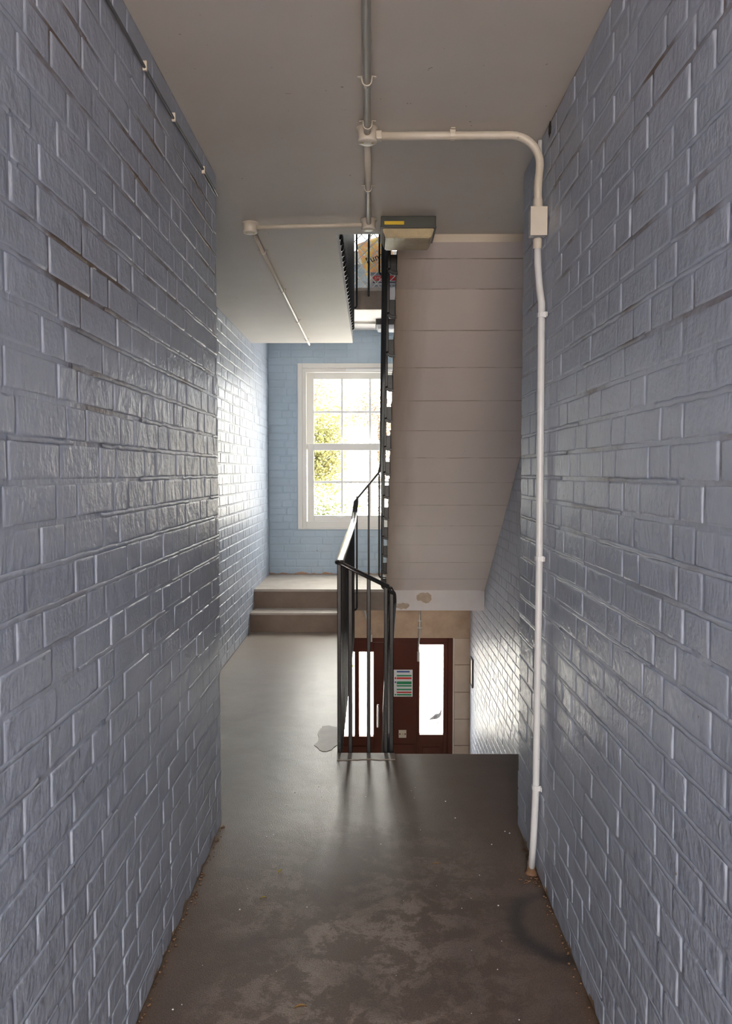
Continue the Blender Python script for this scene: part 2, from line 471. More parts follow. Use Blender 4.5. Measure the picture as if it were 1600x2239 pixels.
# ------------------------------------------------------------------ the shell
e = 0.012
w = MB(); w.box((SL - .12, YK, -.16), (XL - e, YC - e, ZC)); brick_wall(w, (XL, YK, 0), (0, 1, 0), (1, 0, 0), YC - YK, 0, ZC, 1, ridges=.46)
w.box((XL - e, YC - e, 0), (XL - .005, YC - .001, ZC), 0); w.box((SL, YC - e, 0), (XL - e, YC, ZC), 0)
struct(w, 'wall_corridor_left', [M['blue'], M['mortar']], 'blue-grey gloss painted brick wall along the left of the corridor', 'wall', fix=False)
w = MB(); w.box((XR + e, YK, -.16), (SR + .12, YC - e, ZC)); brick_wall(w, (XR, YC, 0), (0, -1, 0), (-1, 0, 0), YC - YK, 0, ZC, 2, ridges=.46)
w.box((XR + .005, YC - e, 0), (XR + e, YC - .001, ZC), 0); w.box((XR + e, YC - e, 0), (SR, YC, ZC), 0)
struct(w, 'wall_corridor_right', [M['blue'], M['mortar']], 'blue-grey gloss painted brick wall along the right of the corridor', 'wall', fix=False)

w = MB(); w.box((SL - .12, YC, ZG - .2), (SL - e, YB + .02, 5.3)); brick_wall(w, (SL, YC, 0), (0, 1, 0), (1, 0, 0), YB - YC, 0, ZC, 3, dep=.0024)
w.box((SL - e, YC, ZG), (SL, YB, -.16)); w.box((SL - e, YC, ZC), (SL, YB, 5.3))
struct(w, 'wall_passage_left', [M['blue_plain'], M['mortar_plain']], 'pale blue painted brick wall left of the two steps, shining with window light', 'wall', fix=False)
w = MB(); w.box((SR + e, YC, ZG - .2), (SR + .12, YB + .02, 5.3)); brick_wall(w, (SR, YB, 0), (0, -1, 0), (-1, 0, 0), YB - YC, ZG, ZC, 4, dep=.0024, zbase=ZG)
w.box((SR, YC, ZC), (SR + e, YB, 5.3))
struct(w, 'wall_stair_right', [M['blue_plain'], M['mortar_plain']], 'grey-blue painted brick wall beside the stairs going down', 'wall', fix=False)

WX0, WX1, WZ0, WZ1 = -0.757, 0.709, 0.796, 2.472     # window opening
w = MB(); wz = ZL - .19
for dz in (0, ST):
    w.box((SL - .12, YB + e, wz + dz), (WX0, YB + .24, wz + dz + ST)); w.box((WX1, YB + e, wz + dz), (SR + .12, YB + .24, wz + dz + ST))
    w.box((WX0, YB + e, wz + dz), (WX1, YB + .24, WZ0 + dz)); w.box((WX0, YB + e, WZ1 + dz), (WX1, YB + .24, wz + dz + ST))
    brick_wall(w, (SL, YB, 0), (1, 0, 0), (0, -1, 0), SR - SL, ZL + dz, 2.806 + dz if dz == 0 else 5.3, 5, dep=.0022,
               hole=(WX0 - SL, WX1 - SL, WZ0 + dz, WZ1 + dz), zbase=ZL + dz)
struct(w, 'wall_window', [M['blue_far'], M['mortar_far']], 'blue painted brick wall, cool window light put in its colour, around the window at the far end', 'wall', fix=False)

# lobby front: tan stone around the red door
DX0, DX1, DZ1 = -0.70, 0.828, -0.322
w = MB()
w.box((SL - .12, YB, DZ1), (SR + .12, YB + .24, wz)); w.box((SL - .12, YB, ZG - .1), (DX0, YB + .24, DZ1))
zs = [ZG, -2.16, -1.72, -1.44, -1.165, -.885, -.60, DZ1]
for a, b in zip(zs, zs[1:]):
    w.box((DX1 + .014, YB, a + .003), (SR + .12, YB + .24, b - .003), 1, bev=.004)
w.box((DX1 + .014, YB + .006, ZG), (SR + .12, YB + .23, DZ1), 2)
w.box((DX1, YB + .008, ZG), (DX1 + .014, YB + .2, DZ1), 3)
struct(w, 'wall_entrance', [M['stone'], M['stone_pale'], M['stone_joint'], M['cream']], 'bare tan stone wall over and beside the dark red door', 'wall')
w = MB(); w.box((SL, YE - .15, ZG), (FX - .01, YE - .03, -.16)); w.box((FX - .01, YE - .15, ZG), (SR, YE - .03, -.16))
struct(w, 'wall_lobby_rear', M['blue_plain'], 'painted wall under the corridor edge at the head of the down stairs', 'wall')
w = MB(); w.box((SL, YC - .14, ZC + .16), (SR, YC - .02, 5.3))
struct(w, 'wall_upper_rear', M['blue_plain'], 'painted wall of the floor above', 'wall')

# floors
w = MB()
w.poly([(x, y, -.16) for x, y in ((XL - .02, YK), (XR + .02, YK), (XR + .02, YC), (SR, YC), (SR, YE), (XE, YE), (XE, YS + .02), (SL, YS + .02), (SL, YC), (XL - .02, YC))], (0, 0, .16))
struct(w, 'floor', M['floor'], 'dark brown mastic floor, worn and glossy, of the corridor and left passage', 'floor')
w = MB(); w.box((SL, YE - .03, ZG - .15), (SR, YB + .3, ZG))
M['terrazzo'] = concrete('pale lobby floor', (0.66, 0.60, 0.53), (0.72, 0.66, 0.60), 0.4, 8.0)
struct(w, 'floor_lobby', M['terrazzo'], 'lobby floor inside the red door, down the stairs', 'floor')

# ceiling slab (the floor of the storey above)
w = MB(); w.box((SL - .1, YK, ZC), (SR + .1, YC, ZC + .16)); w.box((SL, YC, ZC), (SR, YE - .03, ZC + .16)); w.box((SL, YE - .03, ZC), (XE, YL - .075, ZC + .16))
ce = struct(w, 'ceiling', M['ceiling'], 'off-white plaster ceiling slab over the corridor and left passage', 'ceiling')
w = MB(); w.box((SL - .12, YC - .14, 5.3), (SR + .12, YB + .24, 5.42))
struct(w, 'ceiling_upper', M['ceiling'], 'ceiling of the storey above', 'ceiling')

# half landings
for dz, nm, lb in ((0, 'floor_landing', 'concrete half landing under the window, brown edge on the left and white face under the stairs'),
                   (ST, 'floor_upper_landing', 'concrete half landing one storey up, brown edge seen through the stair gap')):
    w = MB()
    bot = 0 if dz == 0 else ST
    w.box((SL, YL + .012, wz + dz), (SR, YB, ZL + dz - .012), 2)
    w.box((SL, YL, ZL + dz - .03), (FX + .012, YB, ZL + dz), 0, bev=.006)
    w.box((FX + .012, YL + .021, ZL + dz - .012), (SR, YB, ZL + dz), 0)
    w.box((SL, YL, wz + dz), (FX + .012, YL + .02, ZL + dz - .031), 1)
    w.box((FX + .012, YL, wz + dz), (SR - .035, YL + .02, ZL + dz - .001), 2)
    struct(w, nm, [M['step_top'], M['slab_edge'] if dz == 0 else M['slab_edge'], M['white_face']], lb, 'landing')

# two steps up to the landing
w = MB()
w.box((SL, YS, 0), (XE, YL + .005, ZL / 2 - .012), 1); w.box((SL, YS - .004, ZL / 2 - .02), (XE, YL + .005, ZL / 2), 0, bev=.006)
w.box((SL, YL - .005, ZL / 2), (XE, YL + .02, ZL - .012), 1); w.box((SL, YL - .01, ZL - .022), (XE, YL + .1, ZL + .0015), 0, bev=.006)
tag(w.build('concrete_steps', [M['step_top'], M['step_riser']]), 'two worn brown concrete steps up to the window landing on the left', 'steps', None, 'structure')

# stair flights
# upper flight: from the landing towards the camera, rising to the floor above
NR = 14; RI = (ST - ZL) / NR
def sof(y): return 2.5 - 0.6797 * (y - 4.024)
w = MB()
y_first = YL + .215
pts = [(YL + .016, ZL - .004), (y_first, ZL - .004)]
for k in range(NR):
    y = y_first - k * GO
    pts.append((y, ZL + (k + 1) * RI)); pts.append((y - GO, ZL + (k + 1) * RI))
pts[-1] = (YE - .03, ST); 
prof = pts + [(YE - .03, ZC - .037)]
# soffit laps at every riser (formwork board lines)
yy = 4.024
for k in range(13):
    y2 = 4.024 + (k + 1) * GO
    prof.append((y2 - .002, sof(y2) - .0018)); prof.append((y2, sof(y2)))
prof.append((YL + .016, ZL - .03)); 
x0, x1 = FX, SR
n = len(prof)
vs = [(x0, y, z) for y, z in prof] + [(x1, y, z) for y, z in prof]
npt = len(pts)
w.add(vs, [], 0)
fs_side = [tuple(range(n)), tuple(range(2 * n - 1, n - 1, -1))]
for f in fs_side: w.f.append(f); w.m.append(1); w.sm.append(False)
for i in range(n):
    j = (i + 1) % n
    mi = 2 if i < npt - 1 else (3 if i == npt - 1 else 0)
    w.f.append((i, j, n + j, n + i)); w.m.append(mi); w.sm.append(False)
ob = struct(w, 'ceiling_stair_flight', [M['soffit'], M['slab_edge'], M['step_top'], M['cream']], 'underside of the concrete stair flight rising overhead to the right', 'stairs')
# chipped plaster patches on the white landing face
def blob(cx, cy, rx, ry, seed, n=18, rough=.28):
    R = random.Random(seed); return [(cx + rx * cos(2 * pi * i / n) * (1 + R.uniform(-rough, rough)), cy + ry * sin(2 * pi * i / n) * (1 + R.uniform(-rough, rough))) for i in range(n)]
w = MB(); w.poly([(x, YL - .0005, z) for x, z in blob(.465, .262, .070, .045, 3)], (0, -.002, 0))
w.poly([(x, YL - .0005, z) for x, z in blob(.265, .185, .060, .028, 5)], (0, -.0015, 0))
tag(w.build('plaster_chips', M['bare'], bpy.data.objects['floor_landing']), 'chipped tan patches in the white paint')

# down flight
w = MB(); RD = -ZG / 14
pts = [(YE + .001, -.006)]
for k in range(14):
    pts.append((YE + k * GO, -(k + 1) * RD)); pts.append((YE + (k + 1) * GO, -(k + 1) * RD))
pts = pts[:-1]
prof = pts + [(YE + 13 * GO - .1, ZG - .0), (YE + .001, -.36)]
prof = [p for p in prof]
n = len(prof); vs = [(FX, y, z) for y, z in prof] + [(SR, y, z) for y, z in prof]
w.add(vs, [tuple(range(n)), tuple(range(2 * n - 1, n - 1, -1))] + [(i, (i + 1) % n, n + (i + 1) % n, n + i) for i in range(n)])
tag(w.build('stair_flight', M['terrazzo']), 'concrete stair flight going down to the red door, hidden behind the floor edge', 'stairs', None, 'structure')

# ------------------------------------------------------------------ windows
def window(name, dz, label):
    root = empty(name, ((WX0 + WX1) / 2, YB, WZ0 + dz), label, 'window', None, 'structure')
    def ring(x0, x1, z0, z1, t_, y0, y1, nm, m, tb=None, tt=None, bev=.005, mb=None, par=root):
        b_ = mb or MB(); tb = t_ if tb is None else tb; tt = t_ if tt is None else tt
        b_.box((x0, y0, z0 + dz), (x0 + t_, y1, z1 + dz), 0, bev); b_.box((x1 - t_, y0, z0 + dz), (x1, y1, z1 + dz), 0, bev)
        b_.box((x0 + t_, y0, z0 + dz), (x1 - t_, y1, z0 + tb + dz), 0, bev); b_.box((x0 + t_, y0, z1 - tt + dz), (x1 - t_, y1, z1 + dz), 0, bev)
        return b_.build(nm, m, par) if mb is None else b_
    ring(WX0, WX1, WZ0, WZ1, .046, YB - .022, YB + .03, 'architrave', M['upvc'], tb=.016)
    ring(WX0 + .046, WX1 - .046, WZ0 + .014, WZ1 - .046, .042, YB - .008, YB + .10, 'frame', M['upvc'], tb=.066)
    cx = -0.024
    GX0, GX1 = -.595, .547
    up = ring(GX0 - .080, GX1 + .080, 1.60, 2.396, .080, YB + .045, YB + .075, 'upper_sash', M['upvc'], tb=.066, tt=.076)
    lo = ring(GX0 - .066, GX1 + .066, .866, 1.668, .066, YB + .012, YB + .043, 'lower_sash', M['upvc'], tb=.070, tt=.070)
    for par, za, zb, zh, yy in ((up, 1.664, 2.322, 1.989, YB + .06), (lo, .934, 1.600, 1.276, YB + .028)):
        g = MB(); g.box((GX0 - .01, yy - .002, za - .01 + dz), (GX1 + .01, yy + .002, zb + .01 + dz)); g.build('glass_pane', M['glass'], par)
        b_ = MB(); tw = .011
        for k in (1, 2, 3):
            x = GX0 + .2855 * k; b_.box((x - tw, yy - .008, za + dz), (x + tw, yy + .008, zb + dz), 0, .003)
        b_.box((GX0, yy - .007, zh - tw + dz), (GX1, yy + .007, zh + tw + dz), 0, .003)
        b_.build('glazing_bars', M['upvc2'], par)
    h = MB(); h.box((-.37, YB - .004, .918 + dz), (-.29, YB + .012, .934 + dz), 0, .004); h.box((-.36, YB + .002, .906 + dz), (-.30, YB + .012, .92 + dz), 0, .003); h.build('sash_lift', M['upvc2'], lo)
    v = MB(); v.box((-.27, YB - .016, 2.398 + dz), (.22, YB - .007, 2.420 + dz), 0, .003); v.build('trickle_vent', M['upvc2'], root)
    return root
window('window_1', 0, 'white plastic sash window with glazing bars in the blue end wall')
window('window_2', ST, 'white sash window one storey up, glimpsed through the stair gap')

# ------------------------------------------------------------------ front door
door = empty('door_1', ((DX0 + DX1) / 2, YB, ZG), 'dark red glazed entrance door and side panel at the foot of the stairs', 'door', None, 'structure')
f = MB(); y0, y1 = YB + .015, YB + .10
f.box((DX0, y0, ZG), (DX0 + .05, y1, DZ1), 0, .004); f.box((.778, y0, ZG), (DX1, y1, DZ1), 0, .004)
f.box((DX0 + .05, y0, DZ1 - .05), (.778, y1, DZ1), 0, .004)
f.box((.118, y0, ZG), (.165, y1, DZ1 - .05), 0, .004)
f.build('door_frame', M['red'], door)
s_ = MB(); ys = YB + .035; ye = YB + .085
SX0, SX1, SZ0, SZ1 = .488, .732, -1.336, -.398     # side light glass
s_.box((.165, ys, ZG), (.470, ye, DZ1 - .05), 0, .003)
s_.box((.466, ys - .012, ZG), (SX0, ye, DZ1 - .05), 0, .003); s_.box((SX1, ys - .008, ZG), (.778, ye, DZ1 - .05), 0, .003)
s_.box((SX0, ys - .004, SZ1), (SX1, ye, DZ1 - .05), 0, .003); s_.box((SX0, ys - .004, -1.435), (SX1, ye, SZ0), 0, .003)
s_.box((SX0, ys + .006, ZG), (SX1, ye, -1.435)); s_.box((.52, ys, -2.30), (.70, ys + .01, -1.47), 0, .004)
s_.box((.185, ys - .008, -2.30), (.43, ys + .004, -1.44), 0, .004)
s_.box((SX0 - .004, ys - .014, SZ0 - .012), (SX1 + .004, ys, SZ0), 0, .003)
side = s_.build('side_panel', M['red'], door)
g = MB(); g.box((SX0 - .005, YB + .058, SZ0 - .005), (SX1 + .005, YB + .062, SZ1 + .005)); g.build('glass_pane', M['door_glass'], side)
lf = MB(); PZ0, PZ1 = -1.357, -.475
panes = [(-.136, .010), (-.329, -.183), (-.522, -.376)]
lf.box((.010, ys, ZG + .01), (.119, ye, DZ1 - .055), 0, .003); lf.box((-.652, ys, ZG + .01), (-.522, ye, DZ1 - .055), 0, .003)
lf.box((-.183, ys, PZ0), (-.136, ye, PZ1), 0, .003); lf.box((-.376, ys, PZ0), (-.329, ye, PZ1), 0, .003)
lf.box((-.522, ys, PZ1), (.010, ye, DZ1 - .048), 0, .003); lf.box((-.522, ys, ZG + .01), (.010, ye, PZ0), 0, .003)
for a, b in panes: lf.box((a - .003, ys - .012, PZ0 - .014), (b + .003, ys, PZ0), 0, .003)
lf.box((-.50, ys - .008, -2.25), (-.01, ys, -1.46), 0, .004)
leaf = lf.build('door_leaf', M['red'], door)
for a, b in panes:
    g = MB(); g.box((a - .004, YB + .058, PZ0 - .004), (b + .004, YB + .062, PZ1 + .004)); g.build('glass_pane', M['door_glass'], leaf)
h = MB(); hz0, hz1 = -1.265, -1.022
h.tube([(.057, ys, hz1 - .012)] + arc((.057, ys - .03, hz1 - .03), .022, pi / 2, pi * .999, 4, (0, 0, 1), (0, -1, 0))[:0] +
       [(.057, ys - .03, hz1 - .010), (.057, ys - .042, hz1 - .025), (.057, ys - .042, hz0 + .025), (.057, ys - .03, hz0 + .010), (.057, ys, hz0 + .012)], .0085, 10)
h.box((.046, ys - .004, hz0), (.068, ys, hz1), 0, .002)
tag(h.build('door_handle', M['chrome'], leaf), 'polished steel pull handle')

# ------------------------------------------------------------------ notice, switch, plaque
nt = empty('safety_notice', (.318, ys - .001, -.94), 'white notice with green and red bands fixed on the red door panel', 'notice')
b = MB(); b.box((.221, ys - .005, -.940), (.415, ys - .0008, -.659), 0, .003); b.build('board', M['white'], nt)
yn = ys - .0062
def band(z0, z1, m, x0=.252, x1=.405):
    q = MB(); q.box((x0, yn, -.659 - z1), (x1, yn + .0018, -.659 - z0)); q.build('printed_band', m, nt)
H = .281
def fz(y): return (y - 345) / 580 * H
band(fz(372), fz(402), M['navy'], .252, .385)
for a, b_, m in ((458, 488, 'green'), (508, 547, 'redp'), (597, 657, 'green'), (677, 707, 'green'), (756, 786, 'green'), (818, 848, 'redp'), (868, 900, 'green')):
    band(fz(a), fz(b_), M[m])
for a, b_, m in ((508, 547, 'redp'), (597, 630, 'navy'), (868, 900, 'green')):
    band(fz(a), fz(b_), M[m], .230, .246)

sw = empty('switch_plate', (.312, ys - .0005, -1.33), 'small square ivory switch plate below the notice on the red door panel', 'switch')
b = MB(); b.box((.272, ys - .011, -1.371), (.352, ys - .0008, -1.289), 0, .004); b.build('plate', M['ivory'], sw)
for x, m in ((.285, M['ink']), (.312, M['ivory']), (.339, M['ink'])):
    k = MB(); k.lathe([(0, -.004), (.0065, -.004), (.0065, .001), (0, .001)], (x, ys - .011, -1.33), 'Y', 12); k.build('screw' if m is M['ink'] else 'key_switch', m if m is M['ink'] else M['brass'], sw)

pl = empty('framed_notice', (SR, 8.07, -.74), 'narrow framed notice on the stair wall right of the red door', 'notice')
b = MB(); zz0, zz1, py0, py1 = -.76, -.475, 7.97, 8.14
for a, c in (((SR - .016, py0, zz0), (SR - .003, py0 + .016, zz1)), ((SR - .016, py1 - .016, zz0), (SR - .003, py1, zz1)),
             ((SR - .016, py0 + .016, zz0), (SR - .003, py1 - .016, zz0 + .016)), ((SR - .016, py0 + .016, zz1 - .016), (SR - .003, py1 - .016, zz1))): b.box(a, c, 0, .002)
b.build('frame', M['lamp_base2'], pl)
b = MB(); b.box((SR - .010, py0 + .012, zz0 + .012), (SR - .003, py1 - .012, zz1 - .012)); b.build('sheet', M['stone_pale'], pl)

# steel conduits on the stone lintel
def pipe_thing(name, path, r, m, label, cat='pipe', clips=(), clipm=None, grp=None, loc=None):
    root = empty(name, loc or path[-1], label, cat, grp)
    b = MB(); b.tube(path, r, 12); b.build('tube', m, root)
    for c in clips: saddle(c, r, clipm or m, root)
    return root
def saddle(c, r, m, root):
    """c = (point, direction, towards-wall normal)"""
    p, d, nw = Vector(c[0]), Vector(c[1]), Vector(c[2]); sdir = d.cross(nw).normalized()
    b = MB(); R_ = r + .002
    path = [p + nw * r + sdir * (R_ + .013), p + nw * r + sdir * (R_ + .001)] + [p + sdir * (R_ * cos(a)) - nw * (R_ * sin(a)) for a in [0, .5, 1, pi / 2, pi - 1, pi - .5, pi]] + [p + nw * r - sdir * (R_ + .001), p + nw * r - sdir * (R_ + .013)]
    b.sweep(path, [(-.007, -.0015), (.007, -.0015), (.007, .0015), (-.007, .0015)], 0, False, up=-nw if abs(nw.z) > .5 else d.cross(Vector((0, 0, 1))) if False else nw)
    b.build('saddle_clip', m, root)
yc_ = YB - .012
cd = empty('steel_conduit', (.483, yc_, -.559), 'galvanised steel conduit dropping from the landing to the red door frame', 'conduit')
b = MB(); b.tube([(.484, yc_, .143), (.484, yc_, -.27), (.482, yc_ + .004, -.31), (.474, yc_ + .008, -.36), (.472, yc_ + .008, -.46)], .0095, 10); b.build('tube', M['steel'], cd)
for z in (-.145, -.215):
    q = MB(); q.box((.460, yc_ + .004, z - .008), (.508, YB, z + .008), 0, .002); q.box((.472, yc_ - .011, z - .007), (.496, yc_ + .004, z + .007), 0, .003); q.build('saddle_clip', M['steel'], cd)
q = MB(); q.box((.458, yc_ - .010, -.562), (.486, yc_ + .012, -.46), 0, .004); q.build('end_box', M['steel'], cd)
cd = empty('flexible_conduit', (-.01, yc_, -.34), 'bent grey conduit behind the balusters over the red door', 'conduit')
b = MB(); b.tube([(-.094, yc_, .143), (-.094, yc_, .05), (-.096, yc_, .02), (-.086, yc_, -.03), (-.055, yc_, -.12), (-.030, yc_, -.20), (-.016, yc_, -.29)], .011, 10); b.build('tube', M['steel'], cd)
q = MB(); q.lathe([(0, -.02), (.017, -.02), (.019, 0), (.017, .02), (0, .02)], (-.096, yc_, .03)); q.build('coupling', M['steel'], cd)
q = MB(); q.box((-.032, yc_ - .008, -.36), (0, YB + .014, -.285), 0, .006); q.build('end_box', M['steel'], cd)

# ------------------------------------------------------------------ ceiling conduits
def round_box(name, x, y, label, r=.031, h=.043, m=None, grp='round conduit boxes on the ceiling'):
    root = empty(name, (x, y, ZC), label, 'junction box', grp)
    b = MB(); b.lathe([(0, ZC + .0005), (r + .006, ZC + .0005), (r + .006, ZC - .006), (r, ZC - .007), (r - .002, ZC - h + .004)], (x, y, 0), 'Z', 24); b.build('body', m or M['pipe'], root)
    b = MB(); b.lathe([(r + .001, ZC - h + .006), (r + .001, ZC - h), (r - .003, ZC - h - .003), (0, ZC - h - .003)], (x, y, 0), 'Z', 24); b.build('lid', m or M['pipe'], root)
    for sx in (-1, 1):
        k = MB(); k.lathe([(0, ZC - h - .0045), (.004, ZC - h - .0045), (.004, ZC - h - .002), (0, ZC - h - .002)], (x + sx * .017, y, 0), 'Z', 8); k.build('screw', M['brass'], root)
    return root
PX = -.017; zp = ZC - .022
round_box('ceiling_junction_box', PX, 2.716, 'round cream conduit box where the ceiling pipe branches to the right wall')
round_box('ceiling_junction_box', PX, 3.674, 'round cream conduit box on the ceiling beside the grey lamp')
round_box('ceiling_junction_box', -.55, 3.718, 'round cream conduit box at the left end of the cross pipe')
dz_ = (0, 0, 1)
pipe_thing('ceiling_conduit', [(PX + .006, YK + .02, zp), (PX + .003, 1.0, zp), (PX, 2.690, zp)], .0115, M['pipe'], 'cream conduit running along the middle of the corridor ceiling towards the camera', 'conduit',
           [((PX + .001, y, zp), (0, 1, 0), dz_) for y in (.9, 1.65, 2.35, 2.64)], None, 'cream ceiling conduits')
pipe_thing('ceiling_conduit', [(PX, 2.745, zp), (PX, 3.645, zp)], .0110, M['pipe'], 'short cream ceiling conduit between two round boxes in front of the lamp', 'conduit',
           [((PX, 3.22, zp), (0, 1, 0), dz_)], None, 'cream ceiling conduits')
pipe_thing('ceiling_conduit', [(PX - .03, 3.680, zp), (-.30, 3.697, zp), (-.52, 3.715, zp)], .0105, M['pipe'], 'cream conduit crossing the ceiling leftwards from the lamp', 'conduit',
           [], None, 'cream ceiling conduits')
pipe_thing('ceiling_conduit', [(-.55, 3.748, zp + .005), (-.55, 5.2, zp + .005), (-.548, 7.12, zp + .005)], .0095, M['pipe'], 'long cream conduit along the left passage ceiling ending at the slab edge', 'conduit',
           [((-.55, y, zp + .005), (0, 1, 0), dz_) for y in (4.15, 5.02, 6.02, 6.86)], None, 'cream ceiling conduits')
# right branch: across the ceiling, down the wall through the box to the floor
rp = empty('wall_conduit', (.545, 2.70, 0), 'white painted conduit bending from the ceiling down the right brick wall to the floor', 'conduit')
xw = XR - .021; zr = ZC - .024
path = [(PX + .03, 2.716, zr), (.2, 2.715, zr), (xw - .095, 2.713, zr)] + [(xw - .095 + .095 * sin(a), 2.713, zr - .095 + .095 * cos(a)) for a in [pi / 2 * k / 9 for k in range(1, 10)]]
path += [(xw - .006, 2.712, 2.31), (xw - .006, 2.711, 2.235)]
b = MB(); b.tube(path, .0135, 14); b.build('bent_tube', M['pipe'], rp)
b = MB(); b.tube([(xw - .006, 2.711, 2.145), (xw - .004, 2.711, 2.06), (xw, 2.700, 1.98), (xw + .004, 2.684, 1.93), (xw + .004, 2.680, 1.5), (xw + .004, 2.679, 1.0), (xw + .003, 2.690, .32), (xw + .002, 2.715, .13), (xw, 2.745, .0)], .0118, 14); b.build('down_tube', M['pipe_wall'], rp)
for z, y in ((1.890, 2.682), (1.096, 2.679), (.324, 2.690)):
    saddle(((xw + .004, y, z), (0, 0, 1), (1, 0, 0)), .0120, M['pipe_wall'], rp)
saddle(((.26, 2.714, zr), (1, 0, 0), (0, 0, 1)), .0137, M['pipe'], rp)
b = MB(); b.lathe([(.0155, -.02), (.0165, 0), (.0155, .02)], (xw - .006, 2.711, 2.25), 'Z', 14); b.build('coupling', M['pipe'], rp)
b = MB(); b.lathe([(.0137, -.03), (.0145, -.028), (.0145, .0), (.0137, .002)], (xw - .006, 2.711, 2.14), 'Z', 14); b.build('coupling', M['pipe'], rp)
b = MB(); b.lathe([(.0200, 0), (.021, .004), (.0150, .014), (.0122, .05)], (xw, 2.742, .0), 'Z', 12); b.build('rusty_foot', M['rust'], rp)
b = MB(); b.box((PX + .028, 2.700, zr - .014), (PX + .048, 2.732, zr + .014), 0, .005); b.build('box_socket', M['pipe'], rp)
cb = empty('conduit_box', (xw, 2.70, 2.18), 'white rectangular conduit box on the right wall pipe', 'junction box')
b = MB(); b.box((XR - .055, 2.675, 2.147), (XR - .002, 2.722, 2.233), 0, .004); b.build('body', M['pipe_wall'], cb)
b = MB(); b.box((XR - .058, 2.670, 2.144), (XR - .003, 2.675, 2.236), 0, .002); b.build('lid', M['pipe'], cb)
pipe_thing('wall_conduit', [(XR - .012, 2.760, 2.478), (XR - .012, 2.760, 2.40), (XR - .013, 2.752, 2.30), (XR - .013, 2.735, 2.225)], .0075, M['pipe_wall'], 'thin painted pipe behind the wall conduit from the ceiling to its box', 'conduit')
# flat dark patch, shade of a plaster hole put into its colour
w = MB(); w.poly([(XR - .0022, y, z) for y, z in blob(2.655, 2.474, .020, .022, 8, 14, .3)], (-.0012, 0, 0))
tag(w.build('hole_shade_patch', mat('painted hole shade', (.02, .016, .013), .9), bpy.data.objects['wall_corridor_right']), 'thin dark patch coloured as the shade in a plaster hole behind the pipe bend')
# cable along the left wall
cr = empty('wall_cable', (XL + .005, 2.0, 2.42), 'thin grey cable clipped along the left wall just below the ceiling', 'cable')
b = MB(); pth = [(XL + .0065, YK + .1 + i * .21, 2.416 + .003 * sin(i * 1.3) + .004 * max(0, (YK + .1 + i * .21) - 2)) for i in range(27)]
pth = [p for p in pth if p[1] < YC - .03] + [(XL + .0065, YC - .004, 2.421)]
b.tube(pth, .0042, 8); b.build('cable', M['cable'], cr)
for y in (.55, 1.0, 1.5, 2.134, 2.436, 2.855):
    q = MB(); q.box((XL + .0015, y - .004, 2.407), (XL + .013, y + .004, 2.432), 0, .002); q.build('cable_clip', M['pipe'], cr)

# ------------------------------------------------------------------ lamps
def lamp(x0, x1, y0, zc, label, mb_, md, sticker, grp):
    root = empty('ceiling_lamp', ((x0 + x1) / 2, y0 + .12, zc), label, 'lamp', grp)
    d = .245; hb = .048
    b = MB(); b.box((x0, y0, zc - hb), (x1, y0 + d, zc + .0005), 0, .004); b.box((x0 - .002, y0 - .002, zc - hb - .003), (x1 + .002, y0 + d + .002, zc - hb + .004), 0, .002); b.build('housing', mb_, root)
    ta, tb, hz = .006, .022, .042
    za, zb = zc - hb - .003, zc - hb - hz
    b = MB(); P = [(x0 + ta, y0 + ta, za), (x1 - ta, y0 + ta, za), (x1 - ta, y0 + d - ta, za), (x0 + ta, y0 + d - ta, za),
                   (x0 + tb, y0 + tb * .7, zb), (x1 - tb, y0 + tb * .7, zb), (x1 - tb, y0 + d - tb, zb), (x0 + tb, y0 + d - tb, zb)]
    bm = bmesh.new(); V_ = [bm.verts.new(p) for p in P]
    for f_ in [(0, 1, 2, 3), (4, 5, 6, 7), (0, 1, 5, 4), (1, 2, 6, 5), (2, 3, 7, 6), (3, 0, 4, 7)]: bm.faces.new([V_[i] for i in f_])
    bmesh.ops.bevel(bm, geom=bm.edges[:], offset=.004, segments=2, affect='EDGES'); b.bm(bm); b.build('diffuser', md, root)
    if sticker:
        q = MB(); q.box((x0 + .016, y0 - .0035, zc - .038), (x0 + .102, y0 - .0005, zc - .023)); q.build('sticker', M['yellow'], root)
    return root
lamp(.036, .278, 3.625, ZC, 'grey bulkhead lamp with yellowed diffuser and yellow sticker on the corridor ceiling', M['lamp_base'], M['diff'], True, 'bulkhead lamps')
zu = 2.804
lamp(.030, .272, 7.66, zu, 'dark bulkhead lamp with pale diffuser under the upper half landing', M['lamp_base2'], M['diff2'], False, 'bulkhead lamps')
pipe_thing('ceiling_conduit', [(-.95, 7.80, zu - .014), (-.5, 7.80, zu - .014), (.028, 7.80, zu - .014)], .011, M['upvc'], 'white conduit leading to the lamp under the upper half landing', 'conduit')

# ------------------------------------------------------------------ balustrades
HP = [(-.023, -.006), (-.021, -.010), (.021, -.010), (.023, -.006), (.022, .002), (.013, .0075), (0, .009), (-.013, .0075), (-.022, .002)]
def smooth_path(pts, r, n=6):
    pts = [Vector(p) for p in pts]; out = [pts[0]]
    for i in range(1, len(pts) - 1):
        a, p, c = pts[i - 1], pts[i], pts[i + 1]
        rr = min(r[i] if isinstance(r, (list, tuple)) else r, (p - a).length * .45, (c - p).length * .45)
        q0 = p + (a - p).normalized() * rr; q1 = p + (c - p).normalized() * rr
        for k in range(n + 1):
            t_ = k / n; out.append(q0 * (1 - t_) ** 2 + p * 2 * t_ * (1 - t_) + q1 * t_ * t_)
    return out + [pts[-1]]
XRW = XE + .010            # balusters stand just outside the slab edge
XF = FX - .040             # flight balusters just outside the flight edge
PITCH = RI / GO
def bar_obj(path, root, w=.0165):
    b = MB(); b.bar(path, w); return b.build('baluster', M['iron'], root)
